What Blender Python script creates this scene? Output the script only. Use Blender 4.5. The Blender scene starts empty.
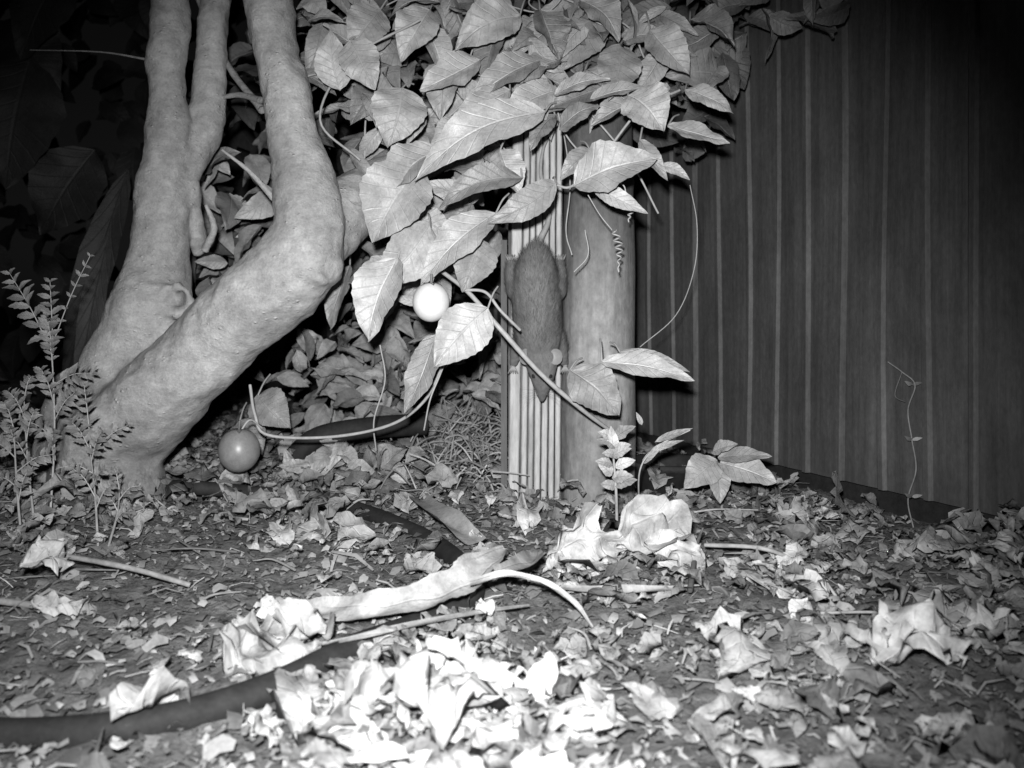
import bpy, math, random, bmesh
import numpy as np
from mathutils import Vector, noise, Matrix
random.seed(7); np.random.seed(7)
scene=bpy.context.scene
scene.view_settings.view_transform='Standard'
scene.view_settings.look='None'
scene.view_settings.exposure=0
F=900.0; CH=0.30
def S(px,py,d): return Vector(((px-512)*d/F, d, CH-(py-300)*d/F))
def gz(x,y):
    n=noise.noise(Vector((x*3,y*3,0)))*0.016+noise.noise(Vector((x*9,y*9,4)))*0.008
    n+=0.05*math.exp(-(((x+0.10)/0.16)**2+((y-1.75)/0.2)**2))
    if y<1.12: n+=0.05*math.exp(-(((x-(1.155-0.48*y)))/0.06)**2)*min(1,(1.12-y)/.06)
    n+=0.03*math.exp(-(((x+0.66)/0.2)**2+((y-1.3)/0.25)**2))
    return n
def G(px,py,h=0.0):
    d=CH*F/(py-300)
    x=(px-512)*d/F
    g=gz(x,d)
    d=(CH-g-h)*F/(py-300)
    return Vector(((px-512)*d/F,d,g+h))
# ------------------------------------------------------------ materials
def mat(name, build):
    m=bpy.data.materials.new(name); m.use_nodes=True
    nt=m.node_tree; b=nt.nodes['Principled BSDF']; build(nt,b); return m
def math_n(nt,op,a,b=None,c=None,clamp=False):
    n=nt.nodes.new('ShaderNodeMath'); n.operation=op; n.use_clamp=clamp
    for i,v in enumerate((a,b,c)):
        if v is None: continue
        if isinstance(v,(int,float)): n.inputs[i].default_value=v
        else: nt.links.new(v,n.inputs[i])
    return n.outputs[0]
def mapr(nt,v,a,b,c,d):
    n=nt.nodes.new('ShaderNodeMapRange'); nt.links.new(v,n.inputs[0])
    for i,x in enumerate((a,b,c,d)): n.inputs[i+1].default_value=x
    return n.outputs[0]
def objco(nt,scale=(1,1,1)):
    tc=nt.nodes.new('ShaderNodeTexCoord'); mp=nt.nodes.new('ShaderNodeMapping')
    mp.inputs['Scale'].default_value=scale
    nt.links.new(tc.outputs['Object'],mp.inputs[0]); return mp.outputs[0]
def noi(nt,co,scale,detail=5,rough=0.6):
    n=nt.nodes.new('ShaderNodeTexNoise'); n.inputs['Scale'].default_value=scale
    n.inputs['Detail'].default_value=detail; n.inputs['Roughness'].default_value=rough
    nt.links.new(co,n.inputs['Vector']); return n.outputs[0]
def bump(nt,b,h,s,dist):
    n=nt.nodes.new('ShaderNodeBump'); n.inputs['Strength'].default_value=s; n.inputs['Distance'].default_value=dist
    nt.links.new(h,n.inputs['Height']); nt.links.new(n.outputs[0],b.inputs['Normal'])
def setcol(nt,b,c):
    cb=nt.nodes.new('ShaderNodeCombineColor')
    for i in range(3): nt.links.new(c,cb.inputs[i])
    nt.links.new(cb.outputs[0],b.inputs['Base Color'])
def leafmat(name,lo,hi,rough=0.5,vein=0.25,spec=0.35,nv=8,blotch=0.2):
    def f(nt,b):
        geo=nt.nodes.new('ShaderNodeNewGeometry')
        uv=nt.nodes.new('ShaderNodeUVMap'); sx=nt.nodes.new('ShaderNodeSeparateXYZ'); nt.links.new(uv.outputs[0],sx.inputs[0])
        t=sx.outputs[0]; v=math_n(nt,'ABSOLUTE',sx.outputs[1])
        co=objco(nt)
        nn=noi(nt,co,45); n2=noi(nt,co,240,4,.7)
        base=mapr(nt,geo.outputs['Random Per Island'],0,1,lo,hi)
        mid=mapr(nt,v,0.0,0.06,1,0)
        bent=math_n(nt,'SUBTRACT',t,math_n(nt,'MULTIPLY',math_n(nt,'POWER',v,0.8),0.2))
        fr=math_n(nt,'FRACT',math_n(nt,'MULTIPLY',bent,float(nv)))
        dv=math_n(nt,'ABSOLUTE',math_n(nt,'SUBTRACT',fr,0.5))
        side=mapr(nt,dv,0.0,0.08,1,0)
        ve=math_n(nt,'MAXIMUM',mid,math_n(nt,'MULTIPLY',side,0.6))
        col=math_n(nt,'MULTIPLY',base,mapr(nt,nn,0.3,0.7,1-blotch,1+blotch))
        col=math_n(nt,'MULTIPLY',col,mapr(nt,n2,0.3,0.7,0.84,1.16))
        col=math_n(nt,'MULTIPLY',col,math_n(nt,'ADD',1.0,math_n(nt,'MULTIPLY',ve,vein)))
        setcol(nt,b,col)
        b.inputs['Roughness'].default_value=rough; b.inputs['Specular IOR Level'].default_value=spec
        h=math_n(nt,'SUBTRACT',math_n(nt,'MULTIPLY',n2,0.5),math_n(nt,'MULTIPLY',ve,0.7))
        h=math_n(nt,'ADD',h,nn)
        bump(nt,b,h,0.7,0.002)
    return mat(name,f)
def noisemat(name,lo,hi,scale,stretch=(1,1,1),rough=0.8,bs=0.5,bd=0.002,island=0.0,spec=0.25):
    def f(nt,b):
        co=objco(nt,stretch); a=noi(nt,co,scale,8,0.65); a2=noi(nt,co,scale*5,5,0.7)
        s=math_n(nt,'ADD',math_n(nt,'MULTIPLY',a,0.65),math_n(nt,'MULTIPLY',a2,0.35))
        c=mapr(nt,s,0.32,0.68,lo,hi)
        if island:
            geo=nt.nodes.new('ShaderNodeNewGeometry')
            c=math_n(nt,'MULTIPLY',c,mapr(nt,geo.outputs['Random Per Island'],0,1,1-island,1+island))
        setcol(nt,b,c)
        b.inputs['Roughness'].default_value=rough; b.inputs['Specular IOR Level'].default_value=spec
        bump(nt,b,s,bs,bd)
    return mat(name,f)
def barkf(nt,b):
    co=objco(nt); a=noi(nt,co,9,6); a2=noi(nt,objco(nt,(1,1,1.5)),55,10,0.75); a3=noi(nt,co,300,4,.7)
    vo=nt.nodes.new('ShaderNodeTexVoronoi'); vo.inputs['Scale'].default_value=85
    nt.links.new(objco(nt,(1,1,1.6)),vo.inputs['Vector'])
    spots=mapr(nt,vo.outputs['Distance'],0.0,0.24,1,0)
    big=noi(nt,co,26,3)
    spots=math_n(nt,'MULTIPLY',spots,mapr(nt,big,0.5,0.56,0,1))
    c=mapr(nt,a,0.3,0.7,0.18,0.38)
    c=math_n(nt,'MULTIPLY',c,mapr(nt,a2,0.3,0.7,0.70,1.22))
    c=math_n(nt,'MULTIPLY',c,mapr(nt,a3,0.3,0.7,0.82,1.15))
    c=math_n(nt,'ADD',c,math_n(nt,'MULTIPLY',spots,0.12))
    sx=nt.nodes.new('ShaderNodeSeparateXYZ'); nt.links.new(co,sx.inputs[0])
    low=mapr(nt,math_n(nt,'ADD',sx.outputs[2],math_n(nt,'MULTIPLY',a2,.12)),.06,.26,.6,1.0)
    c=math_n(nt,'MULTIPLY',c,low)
    setcol(nt,b,c); b.inputs['Roughness'].default_value=0.55
    b.inputs['Specular IOR Level'].default_value=0.25
    bump(nt,b,math_n(nt,'ADD',math_n(nt,'ADD',a2,math_n(nt,'MULTIPLY',a3,.25)),math_n(nt,'MULTIPLY',spots,0.7)),0.8,0.004)
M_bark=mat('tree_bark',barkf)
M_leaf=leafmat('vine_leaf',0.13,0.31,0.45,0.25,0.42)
M_leafd=leafmat('vine_leaf_shade',0.05,0.12,0.5,0.25)  # darker copy of the vine leaf, shade put into its colour
M_sprig=leafmat('tansy_leaf',0.10,0.2,0.6,0.2)
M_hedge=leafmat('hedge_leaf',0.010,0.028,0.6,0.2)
M_dry=leafmat('dry_leaf',0.08,0.27,0.7,0.2,0.2,6,.4)
M_drypale=leafmat('dry_leaf_pale',0.2,0.38,0.7,0.2,0.2,6,.4)
M_strap=leafmat('dry_strap',0.21,0.26,0.7,0.0,0.2,6,.4)
M_dead=leafmat('dead_leaf_dark',0.08,0.25,0.7,0.3,0.2,6,.35)
M_chip=noisemat('mulch_chip',0.08,0.24,40,(1,1,1),0.85,0.6,0.002,0.6)
M_straw=noisemat('straw',0.16,0.32,60,(1,1,1),0.8,0.3,0.001,0.5)
M_soil=noisemat('soil_mulch',0.03,0.19,46,(1,1,1),0.95,1.0,0.008)
M_stem=noisemat('vine_stem',0.20,0.34,80,(1,1,1),0.5,0.3,0.001)
M_board=noisemat('grooved_board_wood',0.18,0.42,30,(3,3,0.4),0.75,0.4,0.001)
M_black=noisemat('black_plastic',0.008,0.026,60,(1,1,1),0.75,0.5,0.001,0,.2)
M_fur=noisemat('rat_fur',0.05,0.13,45,(1,1,0.7),0.75,0.5,0.001,0.5)
M_skin=noisemat('rat_skin',0.16,0.24,120,(1,1,1),0.6,0.3,0.0006)
M_fruit=noisemat('passionfruit_pale',0.45,0.55,60,(1,1,1),0.35,0.15,0.0005,0,0.5)
M_fruit2=noisemat('passionfruit_grey',0.11,0.19,90,(1,1,1),0.4,0.15,0.0005,0,0.45)
M_plank=noisemat('plank_wood',0.05,0.12,14,(3,3,0.4),0.85,0.5,0.002)
def postf(nt,b):
    co=objco(nt,(1.5,1.5,.9)); a=noi(nt,co,8,8,.65); a2=noi(nt,co,60,6,.7); g=noi(nt,objco(nt,(1,1,.06)),90,5,.7)
    sx=nt.nodes.new('ShaderNodeSeparateXYZ'); nt.links.new(objco(nt),sx.inputs[0]); z=sx.outputs[2]
    top_dark=mapr(nt,math_n(nt,'ADD',z,math_n(nt,'MULTIPLY',a,.18)),.38,.56,1.0,.35)  # post colour gets darker towards the top
    c=mapr(nt,a,.3,.7,.10,.26)
    c=math_n(nt,'MULTIPLY',c,mapr(nt,a2,.3,.7,.7,1.22))
    c=math_n(nt,'MULTIPLY',c,mapr(nt,g,.3,.7,.82,1.14))
    c=math_n(nt,'MULTIPLY',c,top_dark)
    setcol(nt,b,c); b.inputs['Roughness'].default_value=.7; b.inputs['Specular IOR Level'].default_value=.25
    bump(nt,b,math_n(nt,'ADD',a2,g),.5,.002)
M_post=mat('round_post_wood',postf)
def fencemat(name,lo,hi):
    def fencef(nt,b):
        a=noi(nt,objco(nt,(1,1,.04)),70,6,.7); a2=noi(nt,objco(nt,(1,1,.6)),6,6,.65); a3=noi(nt,objco(nt,(1,1,.5)),180,4,.7)
        c=mapr(nt,a,.3,.7,lo,hi)
        c=math_n(nt,'MULTIPLY',c,mapr(nt,a2,.3,.7,.6,1.3))
        c=math_n(nt,'MULTIPLY',c,mapr(nt,a3,.3,.7,.82,1.18))
        setcol(nt,b,c); b.inputs['Roughness'].default_value=.6; b.inputs['Specular IOR Level'].default_value=.2
        bump(nt,b,math_n(nt,'ADD',a,a3),.25,.001)
    return mat(name,fencef)
M_fence=fencemat('fence_metal',.04,.075); M_rib_lit=fencemat('fence_rib_lit_edge',.06,.11)
M_eye=mat('rat_eye',lambda nt,b:(b.inputs['Base Color'].__setattr__('default_value',(0.02,0.02,0.02,1)),b.inputs['Roughness'].__setattr__('default_value',0.1)))
# ------------------------------------------------------------ mesh helpers
class Acc:
    def __init__(s): s.v=[];s.f=[];s.uv=[];s.n=0
    def add(s,v,f,uv=None):
        v=np.asarray(v,dtype=float).reshape(-1,3); f=np.asarray(f,dtype=int)
        s.v.append(v); s.f.append(f+s.n); s.n+=len(v)
        s.uv.append(np.zeros((len(v),2)) if uv is None else np.asarray(uv))
    def obj(s,name,m,smooth=True,parent=None):
        V=np.concatenate(s.v); UV=np.concatenate(s.uv)
        me=bpy.data.meshes.new(name)
        faces=[]
        for f in s.f: faces.extend(f.tolist())
        me.from_pydata(V.tolist(),[],faces)
        ul=me.uv_layers.new(name='UVMap')
        li=np.empty(len(me.loops),dtype=np.int32); me.loops.foreach_get('vertex_index',li)
        ul.data.foreach_set('uv',UV[li].astype(np.float32).ravel())
        if smooth: me.polygons.foreach_set('use_smooth',[True]*len(me.polygons))
        me.materials.append(m); me.update()
        o=bpy.data.objects.new(name,me); scene.collection.objects.link(o)
        if parent: o.parent=parent
        return o
def empty(name):
    e=bpy.data.objects.new(name,None); scene.collection.objects.link(e); e.empty_display_size=0.05; return e
def gridfaces(nt,ns):
    f=[]
    for i in range(nt-1):
        for j in range(ns-1):
            a=i*ns+j; f.append((a,a+1,a+ns+1,a+ns))
    return np.array(f)
def leafshape(t):
    return (np.sin(math.pi*t**0.78)**0.8)*(1-0.25*t**3)
def leaf(A,base,tip,w,face,fold=0.2,droop=0.12,nt=15,ns=9,serr=0.05,crump=0.0,side=0.0,lobed=0):
    base=np.array(base);tip=np.array(tip)
    ax=tip-base;L=np.linalg.norm(ax);a=ax/L
    face=np.array(face,dtype=float); n=face-a*face.dot(a); n/=np.linalg.norm(n)+1e-9
    s=np.cross(a,n)
    t=np.linspace(0,1,nt)[:,None]; v=np.linspace(-1,1,ns)[None,:]
    prof=leafshape(np.clip(t,0.001,0.999))
    if lobed: prof=prof*(1+lobed*np.random.uniform(-1,1,(nt,1)))
    zig=(np.arange(nt)%2)[:,None]*serr*(np.abs(v)>0.95)
    hw=0.5*w*prof*(1+zig)
    r=random.random()*6.28; r2=random.random()*6.28
    ripple=0.05*w*np.sin(t*13+r+v*2)*np.abs(v)**2+0.03*w*np.sin(t*23+r2)*v
    quilt=0.014*w*np.cos(2*math.pi*8*(t-0.2*np.abs(v)**0.8))*(1-np.abs(v))*np.minimum(1,np.abs(v)*4)
    z=fold*hw*np.abs(v)+droop*L*(np.sin(math.pi*t*0.9)-t*0.5)+ripple-quilt
    if crump>0:
        rr=np.random.rand(6)*6.28
        z=z+crump*w*(np.sin(t*7+rr[0]+v*3)+0.7*np.sin(v*6+rr[1]+t*4)+0.5*np.sin(t*15+rr[2]-v*7))*0.33
    sh=side*L*np.sin(math.pi*t)
    P=base+a*(L*t)[...,None]*np.ones((1,ns,1))+s*((hw*v)+sh)[...,None]+n*(z+0*v)[...,None]
    uv=np.stack([t+0*v,v+0*t],-1).reshape(-1,2)
    A.add(P.reshape(-1,3),gridfaces(nt,ns),uv)
def cat(pts,k=8):
    P=[np.array(p,dtype=float) for p in pts]
    P=[2*P[0]-P[1]]+P+[2*P[-1]-P[-2]]
    out=[]
    for i in range(1,len(P)-2):
        for j in range(k):
            t=j/k
            out.append(0.5*((2*P[i])+(-P[i-1]+P[i+1])*t+(2*P[i-1]-5*P[i]+4*P[i+1]-P[i+2])*t*t+(-P[i-1]+3*P[i]-3*P[i+1]+P[i+2])*t**3))
    out.append(P[-2]); return np.array(out)
def tube(A,pts,r,k=8,sides=8,wob=0.0):
    if not isinstance(r,(list,tuple)): r=[r]*len(pts)
    C=cat([list(p)+[rr] for p,rr in zip(pts,r)],k)
    P=C[:,:3];R=C[:,3]
    n=len(P); T=np.gradient(P,axis=0); T/=np.linalg.norm(T,axis=1)[:,None]+1e-12
    up=np.array([0,0,1.0]) if abs(T[0][2])<0.9 else np.array([1.0,0,0])
    u=np.cross(T[0],up);u/=np.linalg.norm(u)
    V=[];ang=np.linspace(0,2*math.pi,sides,endpoint=False)
    for i in range(n):
        u=u-T[i]*u.dot(T[i]);u/=np.linalg.norm(u);w=np.cross(T[i],u)
        rr=R[i]*(1+wob*(random.random()-0.5))
        for a in ang: V.append(P[i]+rr*(u*math.cos(a)+w*math.sin(a)))
    f=[]
    for i in range(n-1):
        for j in range(sides):
            a=i*sides+j;b=i*sides+(j+1)%sides
            f.append((a,b,b+sides,a+sides))
    A.add(V,f)
def ribbon(A,pts,w,up=(0,0,1),k=8,cup=0.2):
    C=cat([list(p)+[ww] for p,ww in zip(pts,w)],k);P=C[:,:3];W=C[:,3]
    T=np.gradient(P,axis=0);T/=np.linalg.norm(T,axis=1)[:,None]
    up=np.array(up,dtype=float);V=[];uv=[]
    for i in range(len(P)):
        s=np.cross(T[i],up);s/=np.linalg.norm(s);nn=np.cross(s,T[i])
        for v in (-1,-.6,-.2,0.2,.6,1):
            V.append(P[i]+s*v*W[i]*0.5*(1+random.uniform(-.05,.05))+nn*W[i]*(cup*v*v+0.07*math.sin(i*.5+v*3)));uv.append((i/len(P)*.2,v*.9+2))
    A.add(V,gridfaces(len(P),6),uv)
def box(A,x0,x1,y0,y1,z0,z1):
    c=[(x,y,z) for x in (x0,x1) for y in (y0,y1) for z in (z0,z1)]
    A.add(c,[(0,1,3,2),(4,6,7,5),(0,4,5,1),(2,3,7,6),(1,5,7,3),(0,2,6,4)])
def blobmesh(name,balls,voxel,smooth,m,disp=None):
    bm=bmesh.new()
    for c,r in balls:
        bmesh.ops.create_icosphere(bm,subdivisions=3,radius=r,matrix=Matrix.Translation(Vector(c)))
    me=bpy.data.meshes.new(name+'_src');bm.to_mesh(me);bm.free()
    o=bpy.data.objects.new(name,me);scene.collection.objects.link(o)
    md=o.modifiers.new('r','REMESH');md.mode='VOXEL';md.voxel_size=voxel;md.use_smooth_shade=True
    sm=o.modifiers.new('s','SMOOTH');sm.iterations=smooth;sm.factor=0.5
    if disp:
        for sc,st in disp:
            tx=bpy.data.textures.new('c','CLOUDS');tx.noise_scale=sc;tx.noise_depth=2
            d=o.modifiers.new('d','DISPLACE');d.texture=tx;d.strength=st;d.mid_level=0.5
    dg=bpy.context.evaluated_depsgraph_get()
    me2=bpy.data.meshes.new_from_object(o.evaluated_get(dg))
    o.modifiers.clear();o.data=me2;me2.name=name
    me2.polygons.foreach_set('use_smooth',[True]*len(me2.polygons))
    me2.materials.clear();me2.materials.append(m)
    return o
def PB(lst,k=10):
    C=cat([list(S(a,b,d))+[r*d/F] for a,b,d,r in lst],k)
    return [((c[0],c[1],c[2]),float(c[3])) for c in C]
# ------------------------------------------------------------ ground
def build_ground():
    n=380
    def warp(u,a,b): return a*u+b*u**7
    us=np.linspace(-1,1,n); xs=warp(us,1.6,40)
    ys=1.3+warp(us,1.6,40)
    V=[]
    for y in ys:
        for x in xs:
            z=gz(x,y) if abs(x)<6 and -3<y<8 else 0
            if abs(x)<1.7 and 0.2<y<3:
                z+=noise.noise(Vector((x*30,y*30,2)))*0.007+noise.noise(Vector((x*90,y*90,7)))*0.006
            V.append((x,y,z))
    A=Acc();A.add(V,gridfaces(n,n));return A.obj('ground',M_soil)
build_ground()
# ------------------------------------------------------------ tree
balls=[]
balls+=PB([(95,530,1.30,58),(100,495,1.30,50),(110,450,1.29,50),(150,405,1.27,46),(205,350,1.25,42),(255,303,1.23,42),(298,264,1.22,43),(311,225,1.22,36),(304,185,1.23,30),(293,140,1.24,27),(284,85,1.25,25),(273,30,1.26,24),(262,-40,1.27,24),(250,-130,1.3,22)])
balls+=PB([(95,450,1.31,42),(116,395,1.32,44),(138,345,1.33,43),(150,310,1.33,42),(156,275,1.34,33),(160,230,1.34,28),(164,185,1.34,27),(168,135,1.34,22),(166,90,1.34,18),(170,45,1.34,19),(170,0,1.35,20),(164,-60,1.35,20),(150,-130,1.36,18)])
balls+=PB([(172,190,1.35,22),(188,160,1.36,18),(206,120,1.38,17),(211,60,1.40,16),(215,10,1.41,16),(226,-50,1.42,16),(240,-120,1.44,14)])
balls+=PB([(300,255,1.25,38),(340,218,1.30,32),(375,190,1.36,27),(430,150,1.42,24),(500,105,1.48,22),(570,65,1.5,20),(630,25,1.5,18),(690,-25,1.5,16)])
for k in range(9):
    a=k/9*6.28; balls.append((tuple(S(176+15*math.cos(a),300+14*math.sin(a),1.287)),random.uniform(.0065,.011)))
balls+=[(tuple(S(168,298,1.312)),.028),(tuple(S(324,268,1.215)),.031)]
for k in range(15):
    t=k/14; balls.append((tuple(S(276+54*t,248+34*t+5*math.sin(t*3.1),1.1645+.028*(2*t-1)**2+.004)),.0066))
balls+=PB([(84,400,1.36,34),(76,440,1.35,38),(66,490,1.34,38),(50,530,1.33,36)],8)
balls+=PB([(125,480,1.27,38),(122,525,1.25,42)],5)
balls+=PB([(185,190,1.35,16),(194,225,1.37,11),(198,250,1.39,7)],5)
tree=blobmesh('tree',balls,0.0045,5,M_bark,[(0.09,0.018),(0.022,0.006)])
A=Acc()
tube(A,[S(205,250,1.36),S(214,228,1.34),S(206,205,1.33)],[.006,.005,.003],8,8,.2)
tube(A,[S(275,200,1.27),S(250,172,1.24),S(222,150,1.22)],[.005,.0035,.0015],8,8,.2)
tube(A,[S(150,60,1.36),S(100,52,1.42),S(30,50,1.5)],[.002,.0012,.0008])
tube(A,[S(260,100,1.3),S(235,95,1.36),S(200,105,1.42)],[.005,.004,.003],8,8,.2)
tube(A,[S(262,110,1.3),S(225,60,1.42),S(190,-20,1.5)],[.006,.005,.004],8,8,.2)
A.obj('twigs',M_bark,parent=tree)
# ------------------------------------------------------------ fence
def build_fence():
    f=empty('metal_fence')
    t=np.array([-0.433,0.901,0]);n=np.array([-0.901,-0.433,0]);o=np.array([1.155,0,0])
    prof=[];s=-0.3
    while s<5.2:
        p=0.074+random.uniform(-.006,.006); h=random.uniform(.006,.010)
        prof+=[(s,0),(s+0.028,0.0015),(s+p-.018,0),(s+p-.0155,h),(s+p-.008,h),(s+p-.002,0)]
        s+=p
    V=[];zs=[0.028,0.1,0.2,0.3,0.4,0.5,0.6,0.75,0.9,1.15,1.4,1.85]
    for z in zs:
        for (a,b) in prof:
            q=o+t*(a+.0025*math.sin(z*5+a*31))+n*(b+0.003*math.sin(z*6+a*9));V.append((q[0],q[1],z))
    A=Acc();A.add(V,gridfaces(len(zs),len(prof)));ob=A.obj('cladding',M_fence,False,f)
    ob.data.materials.append(M_rib_lit);m=len(prof)-1
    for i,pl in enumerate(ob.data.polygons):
        if (i%m)%6==2: pl.material_index=1  # rib sides facing the lamp: caught light put into a paler colour
    A=Acc()
    for z0,z1,off,th in ((-0.05,0.024,-0.018,0.016),(1.852,1.90,0.012,0.05)):  # black lower strip stands for the shade in the gap under the fence
        c=[]
        for a in (-0.3,5.2):
            for b in (off-th,off):
                q=o+t*a+n*b
                for z in (z0,z1): c.append((q[0],q[1],z))
        A.add(c,[(0,1,3,2),(4,6,7,5),(0,4,5,1),(2,3,7,6),(1,5,7,3),(0,2,6,4)])
    A.obj('gap_strip_and_rail',M_black,False,f)
build_fence()
# ------------------------------------------------------------ round post
def build_post():
    V=[];sd=48;zs=np.linspace(-0.06,.72,110)
    cx,cy=(598-512)*1.36/F,1.36
    for z in zs:
        r=0.055*(1-0.05*z)+0.0012*math.sin(z*9)
        for zr in (0.21,0.475): r+=0.0026*math.exp(-((z-zr)/0.005)**2)
        ox=cx-0.012*z+0.006*math.sin(z*3.2)
        for j in range(sd):
            a=2*math.pi*j/sd
            rr=r+0.0028*noise.noise(Vector((math.cos(a)*2,math.sin(a)*2,z*7)))
            V.append((ox+rr*math.cos(a),cy+rr*math.sin(a),z))
    f=[(i*sd+j,i*sd+(j+1)%sd,(i+1)*sd+(j+1)%sd,(i+1)*sd+j) for i in range(len(zs)-1) for j in range(sd)]
    A2=Acc();A2.add(V,f);o=A2.obj('wooden_post',M_post)
    A3=Acc();A3.add(V[-sd:]+[(ox,cy,.725)],[(j,(j+1)%sd,sd) for j in range(sd)]);A3.obj('post_end',M_post,False,o)
build_post()
# ------------------------------------------------------------ grooved board
def build_board():
    d=1.33;x0=(511-512)*d/F;W=51*d/F;top=.60
    e=empty('grooved_timber_board')
    edges=[(0.0,0.20,0.0),(0.235,0.34,0.005),(0.37,0.46,0.007),(0.49,0.60,0.006),(0.63,0.74,0.008),(0.77,0.87,0.007),(0.90,1.0,0.009)]
    A=Acc()
    for (a,b,off) in edges:
        xa=x0+a*W;xb=x0+b*W;V=[];zs=np.linspace(-0.03,top,60);bev=0.0015
        for z in zs:
            dx=0.0012*math.sin(z*4+a*2)+0.010*z-0.004+random.gauss(0,.00015); yy=d+off
            ring=[(xa,yy+bev),(xa+bev,yy),(xb-bev,yy),(xb,yy+bev),(xb,yy+0.03),(xa,yy+0.03)]
            V+=[(p[0]+dx,p[1],z) for p in ring]
        f=[(i*6+j,i*6+(j+1)%6,(i+1)*6+(j+1)%6,(i+1)*6+j) for i in range(59) for j in range(6)]
        A.add(V,f);A.add(V[-6:],[(0,1,2,3,4,5)])
    A.obj('battens',M_board,False,e)
    A=Acc();box(A,x0-.004,x0+W+.003,d+.045,d+.06,-.03,top);box(A,x0-.015,x0-.006,d+.02,d+.035,-.03,.39)
    A.obj('backing',M_plank,False,e)
build_board()
# ------------------------------------------------------------ rat (head down on the board)
def build_rat():
    d=1.292
    b=PB([(538,243,d+.014,4),(537,255,d+.010,12),(536,268,d+.003,20),(536,290,d-.003,24.5),(537,314,d-.004,25),(538,334,d-.003,24),(539,348,d-.002,20),(541,359,d-.006,17),(542,369,d-.010,14.5),(542,378,d-.011,11),(542,387,d-.009,8),(542,394,d-.006,5.2),(542,399,d-.004,3)],7)
    b+=PB([(519,290,d+.002,13),(513,276,d+.010,9),(511,264,d+.020,5)],5)
    b+=PB([(554,290,d+.002,13),(559,276,d+.012,8),(560,264,d+.021,5)],5)
    b+=PB([(524,338,d+.004,11),(517,350,d+.009,7),(514,362,d+.019,4.5)],5)
    b+=PB([(555,338,d+.004,11),(561,350,d+.010,7),(564,362,d+.02,4.5)],5)
    rat=blobmesh('rat',b,0.0016,6,M_fur,[(0.012,0.002)])
    me=rat.data;A=Acc();V=[];Fc=[]
    ar=[p.area for p in me.polygons];idx=random.choices(range(len(ar)),weights=ar,k=16000)
    zt=S(0,388,d).z;zh=S(0,352,d).z
    for i in idx:
        p=me.polygons[i];c=p.center;nrm=p.normal
        if c.z<zt: continue
        l=0.009*random.uniform(.6,1.2)*(0.4 if c.z<zh else 1)
        dr=(Vector((random.uniform(-.35,.35),random.uniform(-.2,.2),0.9))+nrm*0.5).normalized()
        sd=dr.cross(nrm)
        if sd.length<.05: continue
        sd=sd.normalized()*0.00035
        q=c-nrm*0.0005; k=len(V)
        V+=[q-sd,q+sd,q+dr*l];Fc.append((k,k+1,k+2))
    A.add([tuple(v) for v in V],Fc);A.obj('fur',M_fur,False,rat)
    for sx in (-1,1):
        A=Acc();c=S(541+sx*15,357,d-.034);V=[];n=14;m=6
        for i in range(m):
            rr=i/(m-1)
            for j in range(n):
                a=2*math.pi*j/n
                V.append((c.x+0.0095*rr*math.cos(a),c.y+0.005*(1-rr*rr)-sx*0.35*0.0095*rr*math.cos(a)+.006,c.z+0.0115*rr*math.sin(a)))
        f=[(i*n+j,i*n+(j+1)%n,(i+1)*n+(j+1)%n,(i+1)*n+j) for i in range(m-1) for j in range(n)]
        A.add(V,f);A.obj('ear',M_skin,True,rat)
        bm=bmesh.new();bmesh.ops.create_uvsphere(bm,u_segments=16,v_segments=10,radius=0.0036,matrix=Matrix.Translation(S(542+sx*8,376,d-.023)))
        me=bpy.data.meshes.new('eye');bm.to_mesh(me);bm.free();me.materials.append(M_eye)
        o=bpy.data.objects.new('eye',me);scene.collection.objects.link(o);o.parent=rat
    A=Acc()
    for (px,py,sx,up) in ((510,262,-1,-1),(561,262,1,-1),(513,366,-1,1),(565,366,1,1)):
        o=S(px,py,1.312)
        tube(A,[o+Vector((0,-.003,up*0.012)),o],[.0042,.0038],4)
        for k in (-2,-1,0,1,2):
            tube(A,[o,o+Vector((k*.0022,-.001,-up*.006)),o+Vector((k*.0036,.003,-up*.011))],[.0019,.0014,.0007],4,6)
    tube(A,[S(538,252,1.303),S(541,238,1.308),S(548,222,1.312),S(549,200,1.315),S(541,175,1.318),S(543,150,1.32),S(550,135,1.33)],[.006,.0048,.004,.0036,.003,.0022,.0012],8,10)
    for sx in (-1,1):
        for k in range(5):
            o=S(542+sx*3,389+k,d-.012);tube(A,[o,o+Vector((sx*.014,-.004,.002-k*.003)),o+Vector((sx*.028,.0,.002-k*.007))],[.0003,.0002,.0001],3,3)
    A.obj('paws_and_tail',M_skin,True,rat)
build_rat()
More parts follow.
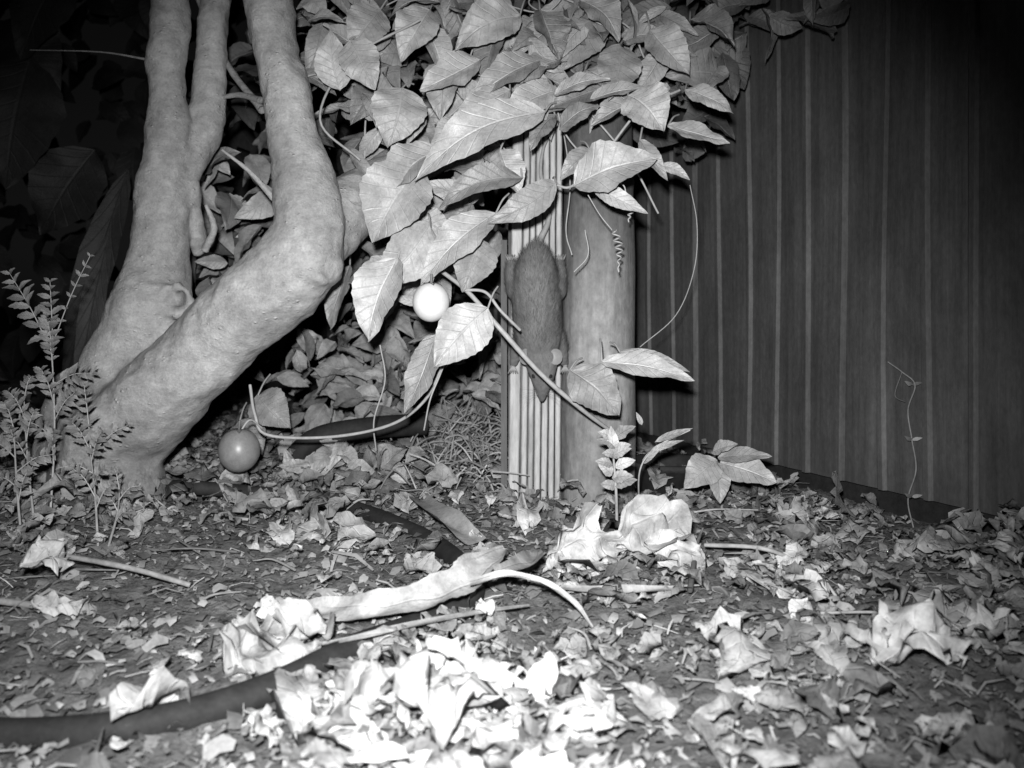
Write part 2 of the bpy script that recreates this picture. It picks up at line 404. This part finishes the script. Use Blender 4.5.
# ------------------------------------------------------------ vine
vine=empty('passionfruit_vine')
H=Acc();ST=Acc()
def hl(b,t,w,d,dd=-0.015,face=None,**k):
    s=d/F
    fc=face or (random.uniform(-.45,.45),-1,random.uniform(.1,.9))
    leaf(H,S(b[0],b[1],d),S(t[0],t[1],d+dd),w*s,fc,serr=0.05,nt=21,ns=9,fold=random.uniform(.1,.55),droop=random.uniform(.04,.2),side=random.uniform(-.07,.07),crump=random.uniform(0,.08),**k)
    bb=S(b[0],b[1],d);q=bb+Vector((random.uniform(-.01,.02),0.03,random.uniform(.01,.035)))
    tube(ST,[bb,(bb+q)/2+Vector((0,0,.004)),q],0.0013,4,6)
hero=[((402,88),(388,147),56,1.2),((418,168),(372,243),70,1.19),((398,258),(368,342),50,1.18),((488,308),(434,367),52,1.13),((436,335),(404,414),34,1.15),
((480,238),(462,292),44,1.18),((496,213),(420,284),42,1.16),((545,112),(414,180),50,1.15),((522,178),(438,208),30,1.15),((556,183),(488,223),32,1.14),
((574,186),(657,158),54,1.14),((628,95),(664,132),52,1.16),((685,90),(734,113),24,1.17),((668,126),(730,143),24,1.16),((592,184),(648,213),20,1.15),
((570,370),(620,416),50,1.18),((602,362),(695,381),28,1.16),((620,352),(690,372),14,1.17),((440,150),(385,200),50,1.2),((430,225),(375,285),52,1.21),
((560,90),(500,125),36,1.2),((610,85),(545,110),30,1.2),((650,100),(590,125),34,1.22),((520,15),(455,50),46,1.22),((570,20),(520,50),40,1.23),((620,45),(608,100),44,1.2),
((650,30),(690,75),40,1.22),((480,60),(420,90),44,1.22),((540,60),(470,100),40,1.2),((600,20),(560,70),44,1.25),((350,40),(375,90),40,1.22),((340,90),(330,30),36,1.25),
((430,10),(400,60),44,1.24),((380,10),(350,50),44,1.25),((690,20),(735,45),40,1.25),((640,140),(668,180),18,1.17),((500,150),(520,195),36,1.18),((445,60),(440,120),36,1.25),
((660,165),(690,180),12,1.2),((510,90),(450,125),34,1.18),((590,150),(560,180),22,1.18),((350,265),(330,330),26,1.4),
((555,95),(610,78),24,1.17),((590,100),(650,88),20,1.18),((560,130),(600,105),26,1.18),((470,120),(430,150),30,1.2),
((530,70),(545,125),36,1.21),((560,60),(520,85),34,1.2),((585,70),(620,95),34,1.2),((555,115),(530,150),24,1.2),((540,10),(560,60),40,1.22),((580,0),(620,40),40,1.22),
((258,395),(290,428),40,1.42),((240,420),(262,455),28,1.45)]
for b,t,w,d in hero: hl(b,t,w,d)
def scat(A,cx,cy,rx,ry,d0,d1,n,smin,smax,down=0.5,crump=0.08,**k):
    for _ in range(n):
        a=random.uniform(0,6.28);r=math.sqrt(random.random())
        px=cx+rx*r*math.cos(a);py=cy+ry*r*math.sin(a);d=random.uniform(d0,d1)
        b=S(px,py,d);L=random.uniform(smin,smax)
        dr=Vector((random.gauss(0,1),random.gauss(-.2,.5),random.gauss(-down,.5))).normalized()
        w=L*random.uniform(.35,.7)
        if random.random()<.15: w*=.5
        leaf(A,b-dr*L/2,b+dr*L/2,w,(random.gauss(0,.6),-1,random.gauss(.6,.6)),fold=random.uniform(0,.7),droop=random.uniform(0,.28),nt=13,ns=7,serr=.05,crump=crump,side=random.uniform(-.1,.1),**k)
scat(H,480,10,170,85,1.24,1.5,110,.045,.10)
scat(H,600,60,120,50,1.24,1.45,50,.045,.09)
scat(H,545,70,60,60,1.2,1.3,26,.045,.075)
scat(H,430,130,90,80,1.25,1.5,60,.05,.10)
scat(H,420,240,75,60,1.28,1.5,32,.05,.09)
scat(H,340,60,40,80,1.3,1.5,28,.05,.09)
scat(H,235,225,30,90,1.45,1.7,26,.05,.10)
scat(H,480,-130,320,90,1.2,1.6,90,.06,.10)
scat(H,350,468,80,18,1.38,1.5,34,.04,.07,down=0,crump=.15)
H.obj('leaves',M_leaf,parent=vine)
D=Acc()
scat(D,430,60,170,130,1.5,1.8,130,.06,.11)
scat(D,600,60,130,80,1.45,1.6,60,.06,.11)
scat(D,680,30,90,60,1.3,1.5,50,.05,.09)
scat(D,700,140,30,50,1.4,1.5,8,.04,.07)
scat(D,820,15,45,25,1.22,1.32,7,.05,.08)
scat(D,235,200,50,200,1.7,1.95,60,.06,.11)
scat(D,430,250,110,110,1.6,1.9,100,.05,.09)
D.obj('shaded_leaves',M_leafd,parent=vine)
D=Acc()
scat(D,400,370,120,60,1.55,1.9,180,.045,.08,crump=.25)
scat(D,330,450,110,30,1.58,1.8,90,.045,.08,crump=.25)
D.obj('dead_leaves',M_dead,parent=vine)
tube(ST,[S(440,270,1.2),S(468,292,1.17),S(496,324,1.15),S(540,373,1.17),S(580,408,1.2),S(612,432,1.24)],[.003,.003,.0033,.0032,.003,.0025],8,8,.1)
tube(ST,[S(462,290,1.17),S(485,292,1.16),S(500,310,1.15),S(520,330,1.17)],.002)
tube(ST,[S(250,385,1.3),S(255,415,1.28),S(268,435,1.28),S(330,437,1.27),S(390,425,1.25),S(425,400,1.22),S(445,360,1.2),S(452,345,1.19)],.0022,8,8,.1)
tube(ST,[S(452,345,1.19),S(440,375,1.2),S(430,400,1.2),S(424,430,1.22)],.0011)
tube(ST,[S(380,345,1.3),S(385,380,1.3),S(374,420,1.3),S(376,450,1.32)],.0011)
tube(ST,[S(240,432,1.25),S(250,420,1.26),S(262,428,1.28)],.0014)
tube(ST,[S(431,285,1.14),S(437,268,1.17),S(445,255,1.2)],.0014)
tube(ST,[S(690,185,1.3),S(697,225,1.3),S(694,270,1.3),S(676,315,1.32),S(640,347,1.33)],.0007)
tube(ST,[S(560,110,1.3),S(570,180,1.28),S(566,230,1.27),S(572,255,1.27)],.001)
tube(ST,[S(420,20,1.2),S(350,60,1.24),S(320,120,1.3),S(360,160,1.3)],.0018)
tube(ST,[S(556,185,1.17),S(572,186,1.18),S(600,160,1.2),S(640,110,1.2),S(680,90,1.2)],.0018,8,8,.1)
for i in range(26):
    a=S(random.uniform(340,650),random.uniform(-40,120),random.uniform(1.24,1.4))
    b=a+Vector((random.uniform(-.14,.14),random.uniform(-.04,.04),random.uniform(-.2,.05)))
    m=(a+b)/2+Vector((random.uniform(-.04,.04),0,random.uniform(-.04,.02)))
    tube(ST,[a,m,b],random.uniform(.001,.0016))
def helix(p0,p1,turns,r,th):
    n=turns*10;pts=[]
    for i in range(n+1):
        t=i/n;a=2*math.pi*turns*t;c=p0.lerp(p1,t);rr=r*(0.6+0.5*math.sin(t*5))
        pts.append(c+Vector((rr*math.cos(a)+.003*math.sin(t*4),rr*math.sin(a),0)))
    tube(ST,pts,th,2,5)
tube(ST,[S(588,190,1.17),S(610,182,1.17),S(624,186,1.17),S(626,205,1.17)],.0009)
helix(S(626,203,1.17),S(630,222,1.17),4,.004,.0011)
tube(ST,[S(588,195,1.17),S(600,215,1.17),S(612,230,1.17)],.0007)
helix(S(614,230,1.17),S(620,272,1.17),6,.005,.0011)
tube(ST,[S(585,230,1.2),S(588,255,1.2),S(574,272,1.2)],.0008)
ST.obj('stems',M_stem,parent=vine)
def fruit(px,py,d,r,m):
    c=S(px,py,d);V=[];n=28;mm=20
    for i in range(mm+1):
        th=math.pi*i/mm
        for j in range(n):
            ph=2*math.pi*j/n
            rr=r*math.sin(th)*(1+0.01*math.sin(3*ph));zz=r*1.08*math.cos(th)-(0.06*r*math.exp(-(th/.25)**2))
            V.append((c.x+rr*math.cos(ph),c.y+rr*math.sin(ph),c.z+zz))
    f=[(i*n+j,(i+1)*n+j,(i+1)*n+(j+1)%n,i*n+(j+1)%n) for i in range(mm) for j in range(n)]
    A=Acc();A.add(V,f);o=A.obj('passionfruit',m)
    B=Acc();top=c+Vector((0,0,r*1.0))
    for k in range(5):
        an=k*1.256;leaf(B,top,top+Vector((r*.6*math.cos(an),r*.6*math.sin(an),-.1*r)),r*.35,(0,0,1),nt=7,ns=5)
    tube(B,[top,top+Vector((.001,0,.012))],.0016,3)
    B.obj('calyx',M_leafd,True,o)
fruit(431,302,1.13,18.5*1.13/F,M_fruit)
fruit(239,450,1.25,20.5*1.25/F,M_fruit2)
A=Acc()
def W(px,py):
    d=1039.5/(px-80)-0.02; return S(px,py,d)
tube(A,[W(888,362),W(902,372),W(915,385),W(908,410),W(912,440),W(916,470),W(908,500),W(914,530)],.001)
tube(A,[W(902,372),W(895,395),W(905,402)],.0008)
for y in (385,440,497):
    o=W(912,y);leaf(A,o,o+Vector((-.012,-.004,.006)),.006,(-1,-1,.2),nt=7,ns=3)
    leaf(A,o,o+Vector((.012,-.006,.004)),.005,(-1,-1,.2),nt=7,ns=3)
A.obj('climbing_tendril',M_chip)
# ------------------------------------------------------------ small plants
def pinnate(A,L,b,t,n,ls):
    b=Vector(b);t=Vector(t);mid=(b+t)/2+Vector((0,0,.006))
    tube(A,[b,mid,t],[.0009,.0007,.0004],5,5)
    for i in range(n):
        u=.2+.8*i/(n-1);p=b.lerp(mid,u*2) if u<.5 else mid.lerp(t,u*2-1)
        d0=(t-b).normalized();sd=d0.cross(Vector((0,-1,.3))).normalized()
        l=ls*(.55+.6*math.sin(math.pi*min(1,u*.85+.12)))*random.uniform(.8,1.2)
        for sx in (-1,1):
            dr=(sd*sx+d0*.7+Vector((random.gauss(0,.2),random.gauss(0,.3),random.gauss(-.1,.2)))).normalized()
            leaf(L,p,p+dr*l,l*.36,(random.gauss(0,.3),-1,.4),nt=9,ns=5,serr=.3,fold=.25,droop=.2,lobed=.15)
def herb(A,L,b,t,n,ll):
    b=Vector(b);t=Vector(t);mid=(b+t)/2+Vector((random.uniform(-.006,.006),0,0))
    tube(A,[b,mid,t],[.0017,.0013,.0008],6,6)
    for i in range(n):
        u=.35+.65*i/(n-1);p=b.lerp(mid,u*2) if u<.5 else mid.lerp(t,u*2-1)
        an=random.uniform(-1.4,1.4) if i<n-2 else random.uniform(-.4,.4)
        if i%2: an=-abs(an)
        else: an=abs(an)
        l=ll*random.uniform(.7,1.2)
        pinnate(A,L,p,p+Vector((l*math.sin(an),random.uniform(-.025,.01),l*math.cos(an)*.8)),6,l*.28)
e=empty('tansy_seedling');A=Acc();L=Acc()
herb(A,L,G(50,520),S(52,350,1.2),7,.05);herb(A,L,G(22,545),S(14,430,1.12),6,.045)
herb(A,L,G(35,530),S(24,400,1.18),5,.045)
pinnate(A,L,S(53,355,1.2),S(10,274,1.19),8,.02);pinnate(A,L,S(53,350,1.2),S(50,282,1.19),7,.016);pinnate(A,L,S(54,340,1.2),S(90,256,1.18),7,.010)
A.obj('stems',M_stem,True,e);L.obj('leaflets',M_sprig,True,e)
e=empty('tansy_seedling');A=Acc();L=Acc()
herb(A,L,G(98,545),S(90,450,1.15),6,.045);herb(A,L,G(108,548),S(120,480,1.15),5,.03)
pinnate(A,L,S(91,450,1.15),S(84,385,1.14),6,.013);pinnate(A,L,S(91,455,1.15),S(128,425,1.14),6,.012)
A.obj('stems',M_stem,True,e);L.obj('leaflets',M_sprig,True,e)
e=empty('fern_seedling');A=Acc();L=Acc()
b=G(617,528)
tube(A,[b,S(616,490,1.14),S(612,440,1.14)],[.0022,.0018,.001],6)
for i in range(6):
    y=440+i*9
    for sx in (-1,1):
        l=random.uniform(.020,.030);o=S(614+random.uniform(-2,2),y+random.uniform(-3,3),1.14)
        leaf(L,o,o+Vector((sx*l*random.uniform(.8,1.05),random.uniform(-.016,0),random.uniform(.002,.018))),l*random.uniform(.5,.7),(sx*random.uniform(-.3,.5),-1,.6),nt=11,ns=7,fold=.2,serr=.1,droop=.15,lobed=.08)
leaf(L,S(613,450,1.14),S(611,426,1.13),.015,(0,-1,.4),nt=9,ns=5)
for (a,b2) in (((655,442),(693,428)),((650,452),(684,440)),((642,464),(664,444))):
    leaf(L,S(*a,1.16),S(*b2,1.15),.009,(0,-1,.5),nt=9,ns=5,fold=.5)
tube(A,[G(640,520),S(640,470,1.15),S(660,445,1.16),S(690,430,1.15)],.0011)
leaf(L,S(642,425,1.2),S(636,412,1.2),.007,(0,-1,.2),nt=7,ns=5)
A.obj('stem',M_stem,True,e);L.obj('leaflets',M_drypale,True,e)
e=empty('passionfruit_seedling');A=Acc();L=Acc()
tube(A,[G(722,508),S(718,485,1.27),S(716,460,1.26)],.002)
for bb,tt,w in (((716,460),(684,488),34),((720,463),(777,483),36),((718,458),(772,456),18),((716,462),(720,504),24),((712,452),(738,444),16)):
    leaf(L,S(*bb,1.25),S(*tt,1.22),w*1.25/F,(random.uniform(-.2,.2),-1,.8),nt=17,ns=9,fold=.25,droop=.08,serr=.05)
A.obj('stem',M_stem,True,e);L.obj('leaves',M_leaf,True,e)
# ------------------------------------------------------------ hose
hp=[(-40,735),(40,735),(120,728),(200,712),(280,684),(350,650),(410,628),(458,608),(474,590),(462,566),(432,542),(390,522),(352,508)]
A=Acc();hpts=[G(x,y,.004) for x,y in hp];tube(A,hpts,0.0115,8,16)
tube(A,[hpts[-1],hpts[-1]+Vector((-.06,.06,-.02))],.0115,4,16)
A.obj('irrigation_hose',M_black)
A=Acc();tube(A,[S(290,462,1.5),S(318,438,1.5),S(370,428,1.52),S(425,424,1.56)],.019,8,14);tube(A,[G(152,486,.012),G(200,488,.018),G(270,494,.008)],.010,8,14)  # black tubes for a dark band and a dark region below the fruit
A.obj('black_tubes',M_black)
def rimmed_round():  # black rimmed shape set where a dark hole lies by the fence
    A=Acc();c=G(668,500);V=[];n=32
    prof=[(0.0,-.02),(.050,-.02),(.056,.045),(.062,.046),(.062,.058),(.056,.058),(.050,.052),(.046,0.0),(0,0)]
    for r,z in prof:
        for j in range(n):
            a=2*math.pi*j/n;V.append((c.x+.01+r*math.cos(a),c.y+.06+r*math.sin(a),c.z+z*.85))
    A.add(V,[(i*n+j,i*n+(j+1)%n,(i+1)*n+(j+1)%n,(i+1)*n+j) for i in range(len(prof)-1) for j in range(n)])
    A.obj('black_rimmed_round',M_black)
rimmed_round()
# ------------------------------------------------------------ litter
def templates(n,nt,ns,crump):
    out=[]
    for _ in range(n):
        A=Acc();leaf(A,(-.5,0,0),(.5,0,0),random.uniform(.35,.9),(0,0,1),fold=random.uniform(-.3,.6),droop=random.uniform(-.1,.3),nt=nt,ns=ns,serr=.08,crump=crump,side=random.uniform(-.15,.15),lobed=.14)
        v=A.v[0]
        for i in range(len(v)): v[i]+=np.array(noise.noise_vector(Vector(v[i]*3.5)+Vector((_*7,0,0))))*0.16
        out.append((v,A.f[0],A.uv[0]))
    return out
T1=templates(30,9,6,.28); T2=templates(14,17,11,.38)
hcat=cat([tuple(p) for p in hpts],6)
def near_hose(x,y,m): return np.min((hcat[:,0]-x)**2+(hcat[:,1]-y)**2)<m*m
def rotm(yaw,tx,ty):
    return np.array(Matrix.Rotation(yaw,3,'Z')@Matrix.Rotation(tx,3,'X')@Matrix.Rotation(ty,3,'Y'))
def wall_ok(x,y): return x<1.155-0.48*y-.025
def tree_ok(x,y): return (x+0.60)**2+(y-1.3)**2>0.06**2
def post_ok(x,y): return (x-.13)**2+(y-1.36)**2>0.06**2
def clump(x,y): return noise.noise(Vector((x*7,y*7,11)))
def litter(A,n,xr,yr,smin,smax,zmax,tilt,prob):
    c=0;tries=0
    while c<n and tries<n*12:
        tries+=1
        x=random.uniform(*xr);y=yr[0]+(yr[1]-yr[0])*random.random()**1.3
        if not(wall_ok(x,y) and tree_ok(x,y) and post_ok(x,y)):continue
        if random.random()>prob(x,y):continue
        if near_hose(x,y,.022) and random.random()<.9:continue
        L=random.uniform(smin,smax)*(0.6+1.0*random.random()**2)
        v,f,uv=random.choice(T1)
        R=rotm(random.uniform(0,6.28),random.gauss(0,tilt),random.gauss(0,tilt))
        A.add((v*L)@R.T+np.array([x,y,gz(x,y)+.003+random.random()*zmax]),f,uv);c+=1
def pr(x,y):
    base=0.2 if x<-0.12 and y<1.25 else .9
    if x>.35: base=1
    return base*max(0.05,min(1,.5+clump(x,y)*2.2))
A=Acc();litter(A,2700,(-1.2,1.2),(.42,2.3),.015,.042,.014,.32,pr)
litter(A,450,(-1.5,1.0),(1.25,2.6),.025,.05,.04,.6,lambda x,y:1)
litter(A,90,(-.62,-.2),(1.12,1.4),.03,.055,.03,.5,lambda x,y:1)
litter(A,80,(-.72,-.48),(.98,1.25),.02,.045,.03,.5,lambda x,y:1)
litter(A,90,(.48,.72),(.92,1.13),.03,.05,.035,.5,lambda x,y:1)
A.obj('leaf_litter',M_dry)
A=Acc();litter(A,330,(-.3,.75),(.42,1.3),.018,.042,.018,.35,lambda x,y:max(0.05,.5+clump(x,y)*2))
litter(A,50,(-.14,.06),(.5,.66),.025,.05,.018,.35,lambda x,y:1)  # extra pale leaves at the lamp's hotspot, its brightness put into their colour
def place(A,px,py,h,L,tx,ty,yaw):
    v,f,uv=random.choice(T2);g=G(px,py,h);A.add((v*L)@rotm(yaw,tx,ty).T+np.array(g),f,uv)
for q in ((592,550,.035,.085,1.1,.1,.2),(576,552,.03,.065,1.2,.3,.5),(655,540,.03,.10,.9,.0,.1),(678,552,.025,.07,.8,.2,-.2),(270,650,.015,.08,.4,.1,.2),(305,640,.015,.06,.5,.5,2.2),(45,565,.03,.05,.8,.3,1),
 (480,690,.02,.08,.3,.2,.4),(430,715,.02,.08,.4,.1,2),(500,725,.015,.07,.3,.2,1.1),(385,700,.015,.06,.4,.3,.5),(445,672,.02,.06,.5,.3,2.5),(340,712,.015,.05,.4,.1,1.4),(920,655,.015,.08,.3,0,.3),(865,650,.01,.05,.3,.2,1.9),(1005,545,.05,.08,1.0,.2,1.3),(985,570,.03,.06,.8,.3,.5),(60,600,.02,.05,.5,.2,.7),(580,668,.01,.05,.3,.2,.7),(730,640,.01,.045,.4,.2,1.7),(790,590,.01,.045,.4,.2,.7),(980,620,.015,.06,.3,.2,2)):
    place(A,*q)
A.obj('pale_leaf_litter',M_drypale)
def chips(A,n,xr,yr,lmin,lmax,asp,zmax):
    for _ in range(n):
        x=random.uniform(*xr);y=yr[0]+(yr[1]-yr[0])*random.random()**1.4
        if not(wall_ok(x,y) and tree_ok(x,y) and post_ok(x,y)) or (near_hose(x,y,.013) and random.random()<.85):continue
        L=random.uniform(lmin,lmax)*(.5+.9*random.random()**3);w=L*random.uniform(*asp);h=min(w*.4,.002)
        k=random.gauss(0,.15)*L
        v=np.array([(-L/2,-w/2,0),(-L/2,w*.3,0),(0,-w/2+k,h),(0,w/2+k,h*1.5),(L/2,-w*.2,0),(L/2,w*.4,0)])
        v=v+np.random.normal(0,.08*w,v.shape)
        A.add(v@rotm(random.uniform(0,6.28),random.gauss(0,.4),random.gauss(0,.25)).T+np.array([x,y,gz(x,y)+.002+random.random()*zmax]),[(0,2,3,1),(2,4,5,3)])
A=Acc();chips(A,34000,(-1.1,1.0),(.4,2.2),.003,.018,(.2,.8),.009);A.obj('mulch',M_chip,True)
A=Acc();chips(A,4600,(-1.1,1.0),(.4,2.3),.015,.05,(.03,.08),.014)
for _ in range(420):
    x=random.gauss(-.07,.07);y=random.gauss(1.55,.12);z=gz(x,y)+random.random()*.05
    L=random.uniform(.02,.06);dr=Vector((random.gauss(0,1),random.gauss(0,1),random.gauss(.3,.6))).normalized()*L
    p=Vector((x,y,z));tube(A,[p,p+dr*.5+Vector((0,0,random.uniform(0,.008))),p+dr],[.0014,.0012,.0006],3,4)
A.obj('straw',M_straw,False)
A=Acc()
for _ in range(110):
    x=random.uniform(-.9,.8);y=random.uniform(.5,1.9)
    if not wall_ok(x,y) or near_hose(x,y,.05):continue
    a=random.uniform(0,6.28);L=random.uniform(.03,.10);z=gz(x,y)+.010
    p=Vector((x,y,z));dr=Vector((math.cos(a),math.sin(a),random.uniform(-.1,.12)))*L
    tube(A,[p,p+dr*.5+Vector((random.gauss(0,.006),random.gauss(0,.006),.003)),p+dr],[.0016,.0012,.0007],4,6,.2)
tube(A,[G(705,545,.02),G(760,548,.03),G(800,562,.01)],.0024,6,8,.15)
tube(A,[G(690,590,.01),S(697,545,1.02),S(703,528,1.02)],[.003,.0025,.001],6,6,.15)
tube(A,[S(692,575,1.02),S(684,560,1.01),S(672,550,1.0)],[.002,.0015,.001],6,6,.15)
tube(A,[G(60,555,.02),G(130,568,.02),G(190,585,.01)],.0028,6,8,.15)
tube(A,[G(-10,600,.02),G(50,607,.01)],.0032,6,8,.15)
A.obj('fallen_twigs',M_chip)
A=Acc()
ribbon(A,[G(276,607,.012),G(320,612,.018),G(370,610,.025),G(420,600,.03),G(458,586,.035),G(482,566,.045),G(505,548,.055)],[.006,.024,.030,.032,.036,.032,.006],(0,-.6,1),10,.22)
ribbon(A,[G(470,585,.04),G(505,576,.05),G(540,582,.045),G(570,600,.03),G(592,628,.012)],[.010,.009,.007,.007,.004],(0,-.4,1),10,.3)
ribbon(A,[G(500,575,.05),G(530,562,.045),G(536,550,.04)],[.018,.022,.006],(0,-.5,1),8,.3)
A.obj('dry_strap_leaf',M_strap)
A=Acc()
ribbon(A,[G(320,645,.012),G(380,634,.022),G(450,618,.022),G(530,606,.012)],[.005,.009,.009,.004],(0,-.2,1),8,.2)
A.obj('dry_strap_leaf',M_dry)
A=Acc()
ribbon(A,[G(418,500,.03),G(445,520,.03),G(475,545,.02)],[.028,.034,.03],(0.2,-.4,1),8,.25)
ribbon(A,[G(560,588,.014),G(620,592,.014),G(680,588,.010)],[.008,.014,.006],(0,-.3,1),8,.2)
A.obj('bark_strip',M_chip)
# ------------------------------------------------------------ hedge background
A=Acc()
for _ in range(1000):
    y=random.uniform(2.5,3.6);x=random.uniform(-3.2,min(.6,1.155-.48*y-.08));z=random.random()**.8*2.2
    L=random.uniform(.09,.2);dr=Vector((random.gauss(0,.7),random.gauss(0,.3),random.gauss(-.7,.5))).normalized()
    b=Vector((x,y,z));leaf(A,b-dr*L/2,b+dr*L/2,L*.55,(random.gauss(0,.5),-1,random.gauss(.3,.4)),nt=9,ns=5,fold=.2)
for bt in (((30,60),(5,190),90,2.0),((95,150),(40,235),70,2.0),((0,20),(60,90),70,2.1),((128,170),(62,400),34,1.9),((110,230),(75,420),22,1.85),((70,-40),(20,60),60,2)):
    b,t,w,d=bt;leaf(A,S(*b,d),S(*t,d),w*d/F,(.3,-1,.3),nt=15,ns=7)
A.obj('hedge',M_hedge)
# ------------------------------------------------------------ light, world, camera
w=bpy.data.worlds.new('World');scene.world=w;w.use_nodes=True
nt=w.node_tree;bg=nt.nodes['Background'];sk=nt.nodes.new('ShaderNodeTexSky');sk.sky_type='NISHITA';sk.sun_disc=False
sk.sun_elevation=math.radians(2);bw=nt.nodes.new('ShaderNodeRGBToBW')
nt.links.new(sk.outputs[0],bw.inputs[0]);nt.links.new(bw.outputs[0],bg.inputs[0]);bg.inputs[1].default_value=0.0015
ld=bpy.data.lights.new('camera_ir_lamp','SPOT');ld.energy=140;ld.spot_size=math.radians(77);ld.spot_blend=1.0;ld.shadow_soft_size=0.014
lo=bpy.data.objects.new('camera_ir_lamp',ld);scene.collection.objects.link(lo)
lo.location=(-0.02,-0.01,0.36)
lo.rotation_euler=(S(460,430,1.3)-lo.location).to_track_quat('-Z','Y').to_euler()
cd=bpy.data.cameras.new('Camera');cam=bpy.data.objects.new('Camera',cd);scene.collection.objects.link(cam)
cam.location=(0,0,CH);cam.rotation_euler=(math.radians(90),0,0)
cd.sensor_width=36;cd.lens=F/1024*36;cd.shift_y=-84/1024;cd.clip_start=.02;cd.clip_end=200
cd.dof.use_dof=True;cd.dof.focus_distance=1.15;cd.dof.aperture_fstop=7
scene.camera=cam
